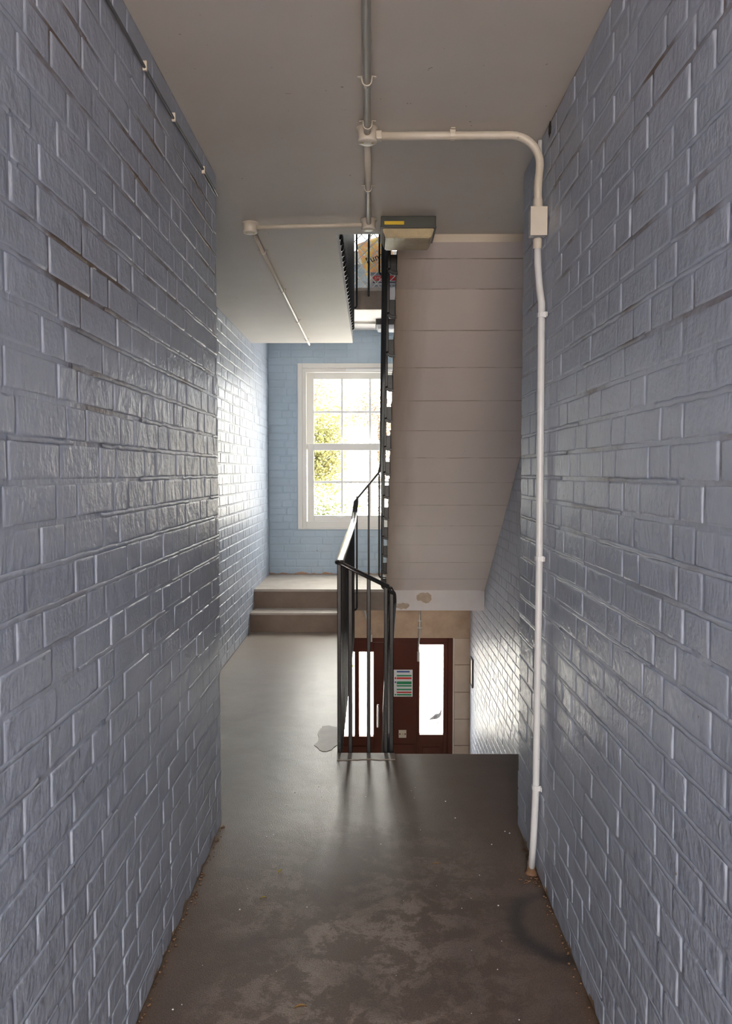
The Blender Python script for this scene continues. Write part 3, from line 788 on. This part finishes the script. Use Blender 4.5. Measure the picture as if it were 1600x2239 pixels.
def hook(x, y, ztop, zfoot, dx, dy, r=.022, n=4):
    """a bar that drops to zfoot and turns sideways by (dx, dy)"""
    L = math.hypot(dx, dy); ux, uy = dx / L, dy / L
    p = [(x, y, ztop), (x, y, zfoot + r)]
    for k in range(1, n + 1):
        a = pi / 2 * k / n; p.append((x + ux * r * (1 - cos(a)), y + uy * r * (1 - cos(a)), zfoot + r - r * sin(a)))
    p.append((x + dx, y + dy, zfoot)); return p
YR = YE + .022
def storey_balustrade(dz, label):
    root = empty('stair_balustrade', (XRW, YR, dz), label, 'balustrade', 'black iron stair balustrades')
    ZR = .945
    yF = YL - .018
    top_z = lambda y: ZL + RI + .83 + (YL - y) * PITCH          # handrail over the flight
    y_end = YE + .02
    pts = [(XF - .002, YR, .822), (-.125, YR, .922), (XRW, YR, ZR - .002), (XRW, YR + .14, ZR), (XRW, YS + .02, ZR + .01), (XRW + .006, yF - .05, ZR + .085), (XRW + .018, yF, 1.135), (XF - .012, yF, 1.39), (XF, yF - .06, 1.44), (XF, yF - .35, top_z(yF - .35)), (XF, y_end, top_z(y_end))]
    pp = smooth_path(pts, [0, .03, .024, .03, .05, .03, .022, .03, .05, .1, 0], 6)
    b = MB(); b.sweep([Vector(p) + Vector((0, 0, dz)) for p in pp], HP, 0, True); b.build('handrail', M['rail'], root)
    D = dz
    def zof(frac): return .922 + (.822 - .922) * frac
    # near cross run
    bar_obj(hook(XRW, YR, ZR - .006 + D, -.045 + D, -.016, -.016, .012), root, .020)
    bar_obj(hook(-.108, YR, .906 + D, -.045 + D, 0, -.024, .016), root, .020)
    bar_obj(hook(-.018, YR, .862 + D, -.045 + D, 0, -.024, .016), root, .019)
    bar_obj(hook(.066, YR, .826 + D, -.045 + D, 0, -.024, .016), root, .018)
    # run along the passage edge
    y = YR + .112
    while y < YS + .04:
        bar_obj(hook(XRW, y, ZR - .002 + D, -.070 + D, -.014, 0, .012), root); y += .112
    # far cross run over the landing edge
    bar_obj(hook(-.138, yF, 1.165 + D, .150 + D, -.05, .004, .026), root)
    bar_obj(hook(-.033, yF, 1.262 + D, .262 + D, 0, .022, .016), root)
    bar_obj(hook(.060, yF, 1.362 + D, .440 + D, .065, .004, .026), root)
    # flight: one bar per tread on a side plate, one in between
    y = yF - .13
    while y > YE + .05:
        zn = ZL + RI + (YL - y) * PITCH
        o = bar_obj(hook(XF, y, top_z(y) - .004 + D, zn - .235 + D, .042, 0, .024), root)
        q = MB(); q.box((XF + .004, y - .006, zn - .238 + D), (FX - .001, y + .006, zn - .145 + D), 0, .004); q.build('fixing_plate', M['iron'], o)
        if y - GO / 2 > YE + .05:
            y2 = y - GO / 2; zn = ZL + RI + (YL - y2) * PITCH
            bar_obj([(XF, y2, top_z(y2) - .004 + D), (XF, y2, zn - .10 + D)], root)
        y -= GO
    return root
storey_balustrade(0, 'black iron balustrade around the stair opening, from the floor edge up the flight')
storey_balustrade(ST, 'black iron balustrade of the floor above, seen through the stair gap')
# down flight
root = empty('stair_balustrade', (XF, YR, -.2), 'black iron balustrade with swept handrail going down the stairs to the red door', 'balustrade', 'black iron stair balustrades')
PD = RD / GO
pts = [(XF - .001, YR - .001, .818), (XF + .012, YR + .012, .79), (XF + .015, YR + .05, .74), (XF + .013, YR + .25, .62), (XF + .010, 6.95, .62 - (6.95 - YR - .25) * PD)]
b = MB(); b.sweep(smooth_path(pts, [0, .02, .04, .1, 0], 6), HP, 0, True); b.build('handrail', M['rail'], root)
bar_obj(hook(XF + .012, YR + .016, .785, -.045, .020, -.02, .014), root, .020)
yy = YR + .13
while yy < 6.9:
    zr_ = .62 - (yy - YR - .25) * PD if yy > YR + .25 else .70 - (yy - YR - .1) * .5
    zt = -(yy - YE) * PD - .17
    bar_obj(hook(XF + .011, yy, zr_ - .004, zt - .13, .032, 0, .022), root); yy += GO / 2

# ------------------------------------------------------------------ things on the upper landing
UZ = ZL + ST
lt = empty('lattice_trellis', (-.02, 7.30, UZ), 'white diamond lattice trellis standing on the upper landing', 'trellis')
def slat(p, q, y):
    b = MB(); b.bar([(p[0], y, p[1]), (q[0], y, q[1])], .0200, 0, .006)
    return b.build('slat', M['lat'], lt)
# two crossing sets of diagonal slats
LX0, LX1, LZ0, LZ1 = -.30, .33, UZ + .002, UZ + .62
def clipseg(x, z, s_):
    # line through (x, z) with slope s_, clipped to the panel
    c = []
    for X in (LX0, LX1):
        zz = z + s_ * (X - x)
        if LZ0 <= zz <= LZ1: c.append((X, zz))
    for Z in (LZ0, LZ1):
        X = x + (Z - z) / s_
        if LX0 < X < LX1: c.append((X, Z))
    return (c[0], c[1]) if len(c) >= 2 else None
for s_, y in ((0.96, 7.292), (-1.18, 7.304)):
    base = -.187 if s_ > 0 else .0207
    for k in range(-6, 7):
        x = base + k * (.096 if s_ > 0 else .1145)
        sg = clipseg(x, UZ + .205, s_)
        if sg: slat(sg[0], sg[1], y)
sk = empty('printed_sack', (0.0, 7.42, UZ), 'orange and yellow printed sack leaning behind the white lattice', 'sack')
# pillow-shaped sack, leaning
def sack():
    m = mat('sack print', (0.8, 0.5, 0.2), 0.45); t = NT(m)
    n = t.noise(9.0, 3, 0.6); n2 = t.noise(16.0, 2, 0.5)
    c = t.mix(t.ramp(n, [(0.40, 0.0), (0.55, 1.0)]), (0.86, 0.42, 0.22), (0.90, 0.62, 0.16))
    c = t.mix(t.ramp(n2, [(0.56, 0.0), (0.64, 1.0)]), c, (0.88, 0.78, 0.66)); t.out(c)
    return m
M['sack'] = sack()
mx = Matrix.Translation((.060, 7.47, UZ + .282)) @ Matrix.Rotation(radians(-10), 4, 'X') @ Matrix.Rotation(radians(-19), 4, 'Y')
b = MB(); NX, NZ = 12, 16; W_, H_ = .150, .235; vs = []; fs = []
for sd in (1, -1):
    o = len(vs)
    for j in range(NZ + 1):
        for i in range(NX + 1):
            a, c = i / NX * 2 - 1, j / NZ * 2 - 1
            th = .052 * (max(0, 1 - a ** 4) ** .6) * (max(0, 1 - c ** 4) ** .6) * (1 + .12 * sin(5 * a + 3 * c))
            vs.append(mx @ Vector((a * W_ * (1 - .05 * c * c), -sd * th, c * H_ * (1 - .04 * a * a))))
    for j in range(NZ):
        for i in range(NX):
            q = (o + j * (NX + 1) + i, o + j * (NX + 1) + i + 1, o + (j + 1) * (NX + 1) + i + 1, o + (j + 1) * (NX + 1) + i)
            fs.append(q if sd > 0 else q[::-1])
b.add(vs, fs, 0, True); bag = b.build('bag', M['sack'], sk)
tm = mx @ Matrix.Translation((-.118, -.064, -.010)) @ Matrix.Rotation(radians(-4), 4, 'Y') @ Matrix.Rotation(pi / 2, 4, 'X')
text('Funtis', .085, tm, M['ink'], sk, ext=.001)
bx = empty('printed_box', (.125, 7.36, UZ), 'grey and silver box with a red lettered band beside the sack', 'box')
b = MB(); b.box((-.022, 7.325, UZ + .0005), (.27, 7.36, UZ + .158), 0, .004); b.build('carton', M['silver'], bx)
for z0, z1, m in ((.130, .154, 'grey'), (.082, .125, 'redp'), (.064, .072, 'ink'), (.034, .038, 'ink')):
    q = MB(); q.box((-.016 if m == 'grey' else .002, 7.3225, UZ + z0), (.266, 7.3248, UZ + z1)); q.build('printed_band', M[m], bx)
text('SPECTR', .040, Matrix.Translation((.014, 7.3222, UZ + .089)) @ Matrix.Rotation(pi / 2, 4, 'X'), M['white'], bx, shear=.2)

# ------------------------------------------------------------------ floor repairs and litter
fl = bpy.data.objects['floor']
PATCH = [(-0.271, 4.355), (-0.241, 4.367), (-0.212, 4.349), (-0.191, 4.33), (-0.182, 4.176), (-0.178, 4.05), (-0.189, 4.027), (-0.202, 3.983), (-0.226, 3.956), (-0.245, 3.959), (-0.26, 3.972), (-0.276, 4.016), (-0.293, 4.046), (-0.286, 4.077), (-0.279, 4.105), (-0.277, 4.164), (-0.287, 4.218), (-0.286, 4.273), (-0.282, 4.304), (-0.267, 4.323)]
w = MB(); w.poly([(x, y, .0003) for x, y in PATCH], (0, 0, .0022))
tag(w.build('cement_patch', M['cement'], fl), 'smooth grey cement patch at the foot of the balusters')
R = random.Random(4)
xs = [-.17 + .28 * i / 14 for i in range(15)]
w = MB(); w.poly([(x, YE + .0015, .0003) for x in xs] + [(x, YE - .085 + .03 * (x + .03) + R.uniform(-.008, .006), .0003) for x in xs[::-1]], (0, 0, .0035))
tag(w.build('cement_strip', M['cement'], fl), 'rough cement strip along the stair edge')
def leaf_thing(x, y, L, rot, m, label):
    b = MB(); n = 7; vs = []
    for i in range(n + 1):
        s_ = i / n; wd = L * .20 * sin(pi * s_) ** .8; h = .002 + .004 * sin(pi * s_)
        for q in (-1, 0, 1):
            px, py = (s_ - .5) * L, q * wd
            vs.append((x + px * cos(rot) - py * sin(rot), y + px * sin(rot) + py * cos(rot), h + (0.003 * abs(q))))
    fs = []
    for i in range(n):
        for q in range(2): fs.append((i * 3 + q, i * 3 + q + 1, i * 3 + q + 4, i * 3 + q + 3))
    b.add(vs, fs, 0, True)
    return tag(b.build('fallen_leaf', m), label, 'leaf', 'dry leaves on the corridor floor')
M['leafy'] = mat('dry leaf', (0.42, 0.32, 0.08), 0.6); M['leafb'] = mat('brown leaf', (0.33, 0.19, 0.07), 0.6)
leaf_thing(-.318, 2.742, .030, 1.2, M['leafy'], 'tiny yellow leaf on the left of the dark corridor floor')
leaf_thing(-.352, 2.565, .022, .3, M['leafy'], 'tiny yellow-brown leaf nearer the camera on the left of the floor')
leaf_thing(.225, 2.80, .028, .1, M['leafb'], 'tiny brown leaf on the right of the floor, level with the pipe foot')
leaf_thing(-.185, 2.03, .034, .25, M['leafb'], 'thin brown leaf sliver near the bottom of the corridor floor')
w = MB(); R = random.Random(21)
for i in range(60):
    x, y = R.uniform(XL + .04, XR - .04), R.uniform(1.5, 3.6); s_ = R.choice((.0012, .0015, .002, .003))
    w.lathe([(0, 0), (s_, s_ * .3), (s_ * .8, s_), (0, s_ * 1.2)], (x, y, .0002), 'Z', 5)
tag(w.build('floor_grit', M['white']), 'white grit and paint flecks scattered over the corridor floor', 'grit', None, 'stuff')
w = MB(); R = random.Random(22)
for i in range(260):
    sd = R.random() < .5; y = R.uniform(1.6, YC)
    x = (XL + abs(R.gauss(0, .008)) + .003) if sd else (XR - abs(R.gauss(0, .010)) - .003)
    if R.random() < .2: x, y = XR - .03 + R.gauss(0, .02), 2.72 + R.gauss(0, .03)
    x = min(XR - .004, max(XL + .004, x)); s_ = R.uniform(.0015, .0045)
    w.lathe([(0, 0), (s_, s_ * .2), (s_ * .7, s_ * .8), (0, s_)], (x, y, .0002), 'Z', 5)
tag(w.build('brick_crumbs', M['rust']), 'rusty brick crumbs along the foot of the corridor walls', 'crumbs', None, 'stuff')

# ------------------------------------------------------------------ outdoors
M['paving'] = concrete('pale paving', (0.72, 0.70, 0.67), (0.80, 0.78, 0.75), 0.8, 1.2)
w = MB(); w.box((-40, YB + .24, ZO - .3), (40, 70, ZO))
struct(w, 'ground', M['paving'], 'pale sunlit paving outside the building', 'ground')
w = MB(); w.box((DX0 - .3, YB + .24, ZO), (DX1 + .3, YB + .9, ZG - .02), 0, .01)
tag(w.build('door_step', M['stone_pale']), 'low stone step outside the red door', 'step', None, 'structure')

def foliage_mat(name, c1, c2):
    m = mat(name, c1, 0.6); t = NT(m); n = t.noise(1.6, 4, 0.6)
    c = t.mix(t.ramp(n, [(0.35, 0.0), (0.65, 1.0)]), c1, c2)
    tl = t.n.new('ShaderNodeBsdfTranslucent'); t.link(c, tl.inputs['Color'])
    mx_ = t.n.new('ShaderNodeMixShader'); mx_.inputs[0].default_value = 0.4
    o = t.n['Material Output']; t.link(t.bsdf.outputs[0], mx_.inputs[1]); t.link(tl.outputs[0], mx_.inputs[2]); t.link(mx_.outputs[0], o.inputs['Surface'])
    t.out(c); return m
M['fol_g'] = foliage_mat('green leaves', (0.044, 0.058, 0.016), (0.078, 0.084, 0.022))
M['fol_y'] = foliage_mat('yellow-green leaves', (0.115, 0.120, 0.030), (0.165, 0.150, 0.050))
M['fol_o'] = foliage_mat('autumn leaves', (0.15, 0.105, 0.075), (0.20, 0.165, 0.12))
M['fol_d'] = foliage_mat('grey-green leaves', (0.042, 0.055, 0.022), (0.075, 0.082, 0.032))
M['bark'] = concrete('bark', (0.16, 0.12, 0.09), (0.24, 0.19, 0.15), 0.9, 9.0)
def tree(name, x, y, h, rx, rz, z0, m, label, n, leaf, seed, cat='tree', trunk=.08):
    R = random.Random(seed); root = empty(name, (x, y, ZO), label, cat, 'trees and shrubs outside')
    cz = z0 + rz
    b = MB(); b.tube([(x, y, ZO), (x + .05, y, (ZO + cz) / 2), (x, y + .05, cz)], trunk, 8, scale=[1.3, .9, .5])
    cl = []
    for i in range(14):
        a, bb, rr = R.uniform(0, 2 * pi), R.uniform(-1, 1), R.uniform(.35, .8)
        c = Vector((x + rx * rr * cos(a) * math.sqrt(1 - bb * bb), y + rx * rr * sin(a) * math.sqrt(1 - bb * bb), cz + rz * rr * bb)); cl.append(c)
        b.tube([(x, y, cz - rz * .6 + .2 * rz * R.random()), (Vector((x, y, cz)) + c) / 2, c], trunk * .3, 5, scale=[1, .7, .3])
    b.build('trunk', M['bark'], root)
    f = MB()
    for i in range(n):
        c = R.choice(cl); s_ = .48
        p = c + Vector((R.gauss(0, rx * s_ * .6), R.gauss(0, rx * s_ * .6), R.gauss(0, rz * s_ * .6)))
        if p.z < ZO + .05: p.z = ZO + .05 + R.random() * .2
        d1 = Vector((R.gauss(0, 1), R.gauss(0, 1), R.gauss(0, 1))).normalized(); d2 = d1.cross(Vector((R.gauss(0, 1), R.gauss(0, 1), R.gauss(0, 1)))).normalized()
        L = leaf * R.uniform(.7, 1.3)
        f.add([p - d1 * L, p + d2 * L * .5, p + d1 * L, p - d2 * L * .5], [(0, 1, 2, 3)])
    f.build('foliage', m, root, fix=False)
    return root
tree('leafy_shrub', -1.05, 13.0, 3, .95, 1.25, -1.45, M['fol_g'], 'bushy green shrub low in the left panes of the window', 14000, .036, 31, 'shrub', .05)
tree('leafy_shrub', .10, 16.4, 3, .62, 1.0, -1.9, M['fol_d'], 'grey-green shrub behind the cross railing, right of the green one', 9000, .034, 32, 'shrub', .05)
tree('yellow_tree', -1.55, 19.8, 4, 1.2, 1.3, .45, M['fol_y'], 'yellow-green tree filling the left panes of the lower sash', 12000, .045, 33)
tree('autumn_tree', -1.95, 24.5, 5, 1.4, 1.7, 2.4, M['fol_o'], 'pale autumn tree in the left panes of the upper sash', 5000, .055, 34)
tree('autumn_tree', -.05, 27.5, 5, 1.1, 2.1, .2, M['fol_o'], 'rust coloured tree against the pale building in the middle panes', 6000, .055, 35)
M['render'] = plaster('white render', (0.82, 0.80, 0.77), (0.74, 0.72, 0.69), 0.4); M['slate'] = mat('blue-grey slate', (0.30, 0.33, 0.40), 0.6)
M['dkwin'] = mat('far window glass', (0.25, 0.28, 0.31), 0.2)
bd = empty('white_building', (5.0, 34, ZO), 'pale rendered building with grey roof seen through the right of the window', 'building')
w = MB(); w.box((.9, 30, ZO), (12, 38, 3.4)); w.build('wall', M['render'], bd)
w = MB(); w.add([(.6, 29.6, 3.4), (12.3, 29.6, 3.4), (12.3, 38.4, 3.4), (.6, 38.4, 3.4), (1.6, 33.5, 5.4), (11, 33.5, 5.4)], [(0, 1, 5, 4), (1, 2, 5), (2, 3, 4, 5), (3, 0, 4), (0, 3, 2, 1)]); w.build('roof', M['slate'], bd)
for x in (2.0, 4.2, 6.4, 8.6):
    for z in (-1.3, 1.2):
        w = MB(); w.box((x, 29.97, z), (x + .9, 30.02, z + 1.3)); fr = w.build('window', M['upvc'], bd)
        w = MB(); w.box((x + .08, 29.95, z + .08), (x + .82, 29.985, z + 1.22)); w.build('pane', M['dkwin'], fr)

M['opp'] = concrete('added brick facade', (0.50, 0.38, 0.30), (0.58, 0.46, 0.37), 0.8, 1.0)  # unseen wall added to hold back the sky and warm the rear light
w = MB(); w.box((-12, -10.5, ZO), (12, -10, 1.0)); struct(w, 'wall_light_block', M['opp'], 'added brick facade out of view, holding back and warming the sky light', 'wall')
w = MB(); w.box((SL - .1, YK - 1.0, ZC), (SR + .1, YK, ZC + .16)); w.box((SL - .1, YK - 1.3, -.16), (SR + .1, YK, 0)); struct(w, 'balcony_sky_block', M['step_top'], 'unseen balcony and overhang added behind the camera to cut the sky light', 'balcony')  # overhang added out of view to limit sky light entering the corridor
w = MB(); w.box((-12, YK - 10, ZO - .3), (12, YK - .2, ZO)); struct(w, 'ground_yard', M['paving'], 'paved yard behind the camera', 'ground')
# pigeon on the paving, facing right
def pigeon(px, py, pz, s):
    root = empty('pigeon', (px, py, pz), 'grey pigeon with barred wings standing on the white paving beyond the door glass', 'bird')
    mb_ = mat('pigeon grey', (0.014, 0.014, 0.016), 0.8, spec=.05); md = mat('pigeon dark bars', (0.003, 0.003, 0.0035), 0.8, spec=.05); mp = mat('pigeon feet', (0.04, 0.018, 0.012), 0.8, spec=.05); mn = mat('pigeon neck', (0.12, 0.15, 0.17), 0.4)
    T = lambda x, y, z: (px + x * s, py + y * s, pz + z * s)
    sp = [(-.60, .245, .012, .030), (-.45, .285, .022, .045), (-.33, .33, .055, .07), (-.18, .385, .105, .10), (0, .46, .145, .125), (.14, .54, .140, .125), (.24, .63, .105, .100), (.29, .73, .070, .070), (.31, .82, .055, .056), (.325, .89, .058, .058), (.345, .945, .052, .050), (.36, .985, .022, .020)]
    b = MB(); k = 12; vs = []
    for i, (x, z, ry, rz) in enumerate(sp):
        if .3 < z < .8: ry *= 1.15; rz *= 1.28
        a = sp[max(0, i - 1)]; c = sp[min(len(sp) - 1, i + 1)]; t_ = Vector((c[0] - a[0], 0, c[1] - a[1])).normalized(); u_ = Vector((-t_.z, 0, t_.x))
        for j in range(k):
            an = 2 * pi * j / k; q = Vector((x, 0, z)) + Vector((0, 1, 0)) * ry * cos(an) + u_ * rz * sin(an); vs.append(T(*q))
    fs = [(i * k + j, i * k + (j + 1) % k, (i + 1) * k + (j + 1) % k, (i + 1) * k + j) for i in range(len(sp) - 1) for j in range(k)]
    fs += [tuple(range(k - 1, -1, -1)), tuple((len(sp) - 1) * k + j for j in range(k))]
    b.add(vs, fs, 0, True); b.build('body', mb_, root)
    b = MB(); b.tube([T(.385, 0, .93), T(.43, 0, .915), T(.465, 0, .895)], .018 * s, 6, scale=[1, .7, .2]); b.build('beak', md, root)
    for sd in (-1, 1):
        w_ = MB()
        pts = [(.20, .60), (.10, .68), (-.10, .62), (-.30, .45), (-.52, .30), (-.40, .29), (-.15, .37), (.08, .43)]
        w_.poly([T(x, sd * (.128 if x > -.2 else .075), z) for x, z in pts], (0, sd * .02 * s, 0)); w_.build('wing', mb_, root)
        for x0, z0 in ((-.02, .50), (-.16, .44)):
            q = MB(); q.poly([T(x0, sd * .150, z0 + .10), T(x0 + .05, sd * .150, z0 + .10), T(x0 - .01, sd * .150, z0 - .08), T(x0 - .06, sd * .150, z0 - .08)], (0, sd * .006 * s, 0)); q.build('wing_bar', md, root)
        l = MB(); l.tube([T(.02, sd * .06, .36), T(.035, sd * .06, .17), T(.03, sd * .06, .02)], .022 * s, 6, scale=[1.5, .8, .7])
        for a in (-.5, 0, .5): l.tube([T(.03, sd * .06, .015), T(.03 + .12 * cos(a), sd * .06 + .12 * sin(a), .012)], .012 * s, 5)
        l.tube([T(.03, sd * .06, .015), T(-.04, sd * .06, .012)], .012 * s, 5); l.build('leg', mp, root)
pigeon(1.018, 12.75, ZO, .21)

# ------------------------------------------------------------------ light
wd = bpy.data.worlds.new('overcast'); sc.world = wd; wd.use_nodes = True
bg = wd.node_tree.nodes['Background']; bg.inputs['Color'].default_value = (1.0, 0.955, 0.895, 1); bg.inputs['Strength'].default_value = 1.0
def portal(name, loc, rot, sx, sy):
    L = bpy.data.lights.new(name, 'AREA'); L.shape = 'RECTANGLE'; L.size = sx; L.size_y = sy; L.energy = 1
    L.cycles.is_portal = True
    o = bpy.data.objects.new(name, L); COL.objects.link(o); o.location = loc; o.rotation_euler = rot
    return o
# portals at the real openings guide the daylight sampling (they emit nothing themselves)
portal('window portal', (-.024, YB + .20, 1.634), (-pi / 2, 0, 0), 1.46, 1.67)
portal('upper window portal', (-.024, YB + .20, 1.634 + ST), (-pi / 2, 0, 0), 1.46, 1.67)
portal('door portal', (.06, YB + .20, -.9), (-pi / 2, 0, 0), 1.5, 1.15)
portal('corridor portal', ((XL + XR) / 2, YK - .02, 1.25), (pi / 2, 0, 0), 1.157, 2.5)

# ------------------------------------------------------------------ camera
cam = bpy.data.cameras.new('camera'); co = bpy.data.objects.new('camera', cam); COL.objects.link(co); sc.camera = co
cam.sensor_fit = 'HORIZONTAL'; cam.sensor_width = 36.0; cam.lens = 36.0 * 1780 / 1600
cam.clip_start = .05; cam.clip_end = 200
co.location = (0, 0, 1.3818)
co.rotation_euler = (pi / 2 - .0495, 0, .0079)

vs_ = sc.view_settings
vs_.view_transform = 'Standard'; vs_.look = 'None'; vs_.gamma = 1.0; vs_.use_curve_mapping = False
vs_.exposure = 4.97
cy = sc.cycles
cy.max_bounces = 12; cy.diffuse_bounces = 8; cy.glossy_bounces = 5; cy.transmission_bounces = 4; cy.transparent_max_bounces = 12
cy.sample_clamp_indirect = 4.0; cy.caustics_reflective = False; cy.caustics_refractive = False
cy.use_denoising = True
